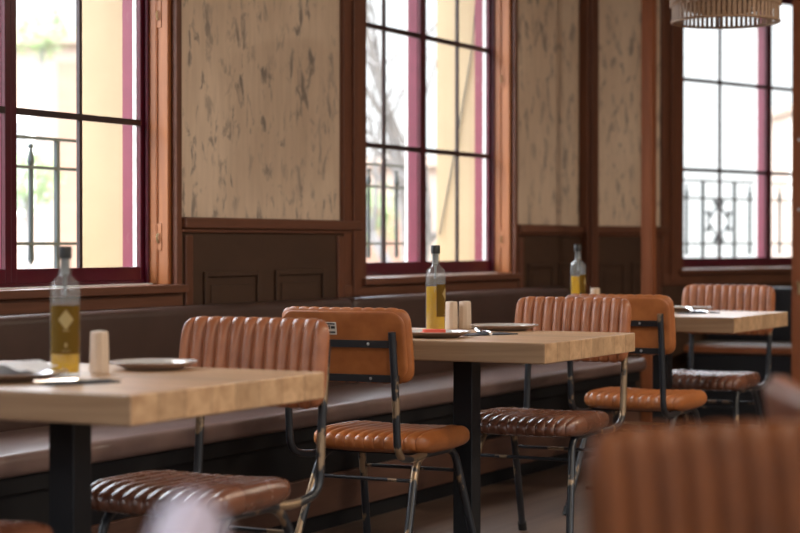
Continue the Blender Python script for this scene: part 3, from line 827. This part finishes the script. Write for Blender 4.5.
# leafy shrubs
def shrub(X, Z, z, rad, label, nleaf=700):
    u, v = cam2uv(X, Z); r = empty('shrub', (u, v, gz)); tag(r, label, 'shrub', 'shrubs in the garden outside')
    st = MB(); st.tube([(0, 0, 0), (.02, .01, max(.05, z-gz-rad*.4))], .03, 6); st.build('stem', M['bark'], r)
    b = MB()
    for _ in range(nleaf):
        d = Vector((random.gauss(0, 1), random.gauss(0, 1), random.gauss(0, 1))).normalized()*rad*random.uniform(.45, 1.)
        c = Vector((0, 0, z-gz))+Vector((d.x, d.y, d.z*.9))
        a = Vector((random.gauss(0, 1), random.gauss(0, 1), random.gauss(0, 1))).normalized(); t = a.orthogonal().normalized(); s = rad*random.uniform(.07, .13)
        vs = [b.bm.verts.new(c+q) for q in (a*s, t*s*.45, -a*s, -t*s*.45)]; b.bm.faces.new(vs)
    b.build('foliage', M['leaf'], r); return r
shrub(-2.92, 15, 1.55, .32, 'light green shrub low behind the left window railing')
shrub(-3.75, 20, 3.25, .35, 'high green treetop tuft seen through the upper left window')
shrub(-.42, 20, 1.35, .45, 'green shrub below the bare tree outside the middle window')

# ------------------------------------------------------------------ light
w = bpy.data.worlds.new('overcast_sky'); bpy.context.scene.world = w; w.use_nodes = True
nt = w.node_tree; nt.nodes.clear()
o = nt.nodes.new('ShaderNodeOutputWorld'); bg = nt.nodes.new('ShaderNodeBackground')
tc = nt.nodes.new('ShaderNodeTexCoord'); sp = nt.nodes.new('ShaderNodeSeparateXYZ'); L(nt, tc, 'Generated', sp, 'Vector')
cr = ramp(nt, [(0., (.10, .104, .104)), (.12, (.104, .109, .112)), (.40, (.80, .86, .95)), (1., (.90, .95, 1.))]); L(nt, sp, 'Z', cr, 'Fac')
L(nt, cr, 'Color', bg, 'Color'); bg.inputs['Strength'].default_value = 10.0
L(nt, bg, 'Background', o, 'Surface')
def portal(loc, rot, sx, sy):
    l = bpy.data.lights.new('window_portal', 'AREA'); l.shape = 'RECTANGLE'; l.size = sx; l.size_y = sy; l.cycles.is_portal = True
    ob = bpy.data.objects.new('window_portal', l); COL.objects.link(ob); ob.location = loc; ob.rotation_euler = rot
for a, c in OPEN: portal(((a+c)/2, WY+.42, 1.76), (-PI/2, 0, 0), 1.62, 1.8)
c_, s_ = math.cos(A2), math.sin(A2); pp, ww_ = (O2[0]+O2[1])/2, .42
portal((CX+c_*pp-s_*ww_, WY+s_*pp+c_*ww_, 1.76), (-PI/2, 0, A2), 1.62, 1.8)
for a, c in [(-2.0, -.6), (2.0, 3.4)]: portal(((a+c)/2, YB-.22, 1.7), (PI/2, 0, 0), 1.4, 2.4)
for a, c in [(-4.6, -3.2), (-1.6, -.2)]: portal((X0-.22, (a+c)/2, 1.7), (PI/2, 0, -PI/2), 1.4, 2.4)
sun = bpy.data.lights.new('sun', 'SUN'); sun.energy = .8; sun.angle = R(8); sun.color = (1, .93, .82)
so = bpy.data.objects.new('sun', sun); COL.objects.link(so); so.rotation_euler = (R(48), 0, R(-60))

# unseen lamps added over the aisle as warm fill
for i, (x, y) in enumerate([(-1.5, -2.6), (1.2, -2.9), (3.9, -2.6), (6.6, -2.6)]):
    r = empty('fill_lamp', (x, y, CEIL-.12)); tag(r, None, 'lamp', 'added fill lamps over the aisle'); r['label'] = 'unseen lamp added over the aisle for warm fill'
    MB().lathe([(0, .12), (.16, .12), (.16, .07), (.14, .06), (0, .06)], 28).build('housing', M['cap'], r, smooth=True)
    l = bpy.data.lights.new('fill_lamp_light', 'AREA'); l.shape = 'DISK'; l.size = .28; l.energy = 46; l.color = (1, .84, .66)
    ob = bpy.data.objects.new('fill_lamp_light', l); COL.objects.link(ob); ob.parent = r; ob.location = (0, 0, .05)
# ------------------------------------------------------------------ camera
cam = bpy.data.cameras.new('camera'); co = bpy.data.objects.new('camera', cam); COL.objects.link(co)
co.location = (-3.0644, -2.1782, 1.0353)
co.rotation_euler = (R(90-.6875), 0, R(27.36-90))
cam.sensor_width = 36; cam.lens = 1911/800*36; cam.clip_end = 300; cam.clip_start = .05
cam.dof.use_dof = True; cam.dof.focus_distance = 5.95; cam.dof.aperture_fstop = 2.9
sc = bpy.context.scene; sc.camera = co
sc.view_settings.view_transform = 'Standard'; sc.view_settings.look = 'None'; sc.view_settings.gamma = 1; sc.view_settings.use_curve_mapping = False
sc.view_settings.exposure = .55
cy = sc.cycles
cy.use_denoising = True; cy.max_bounces = 10; cy.diffuse_bounces = 5; cy.glossy_bounces = 4; cy.transparent_max_bounces = 24; cy.caustics_refractive = False; cy.caustics_reflective = False
cy.sample_clamp_indirect = 6
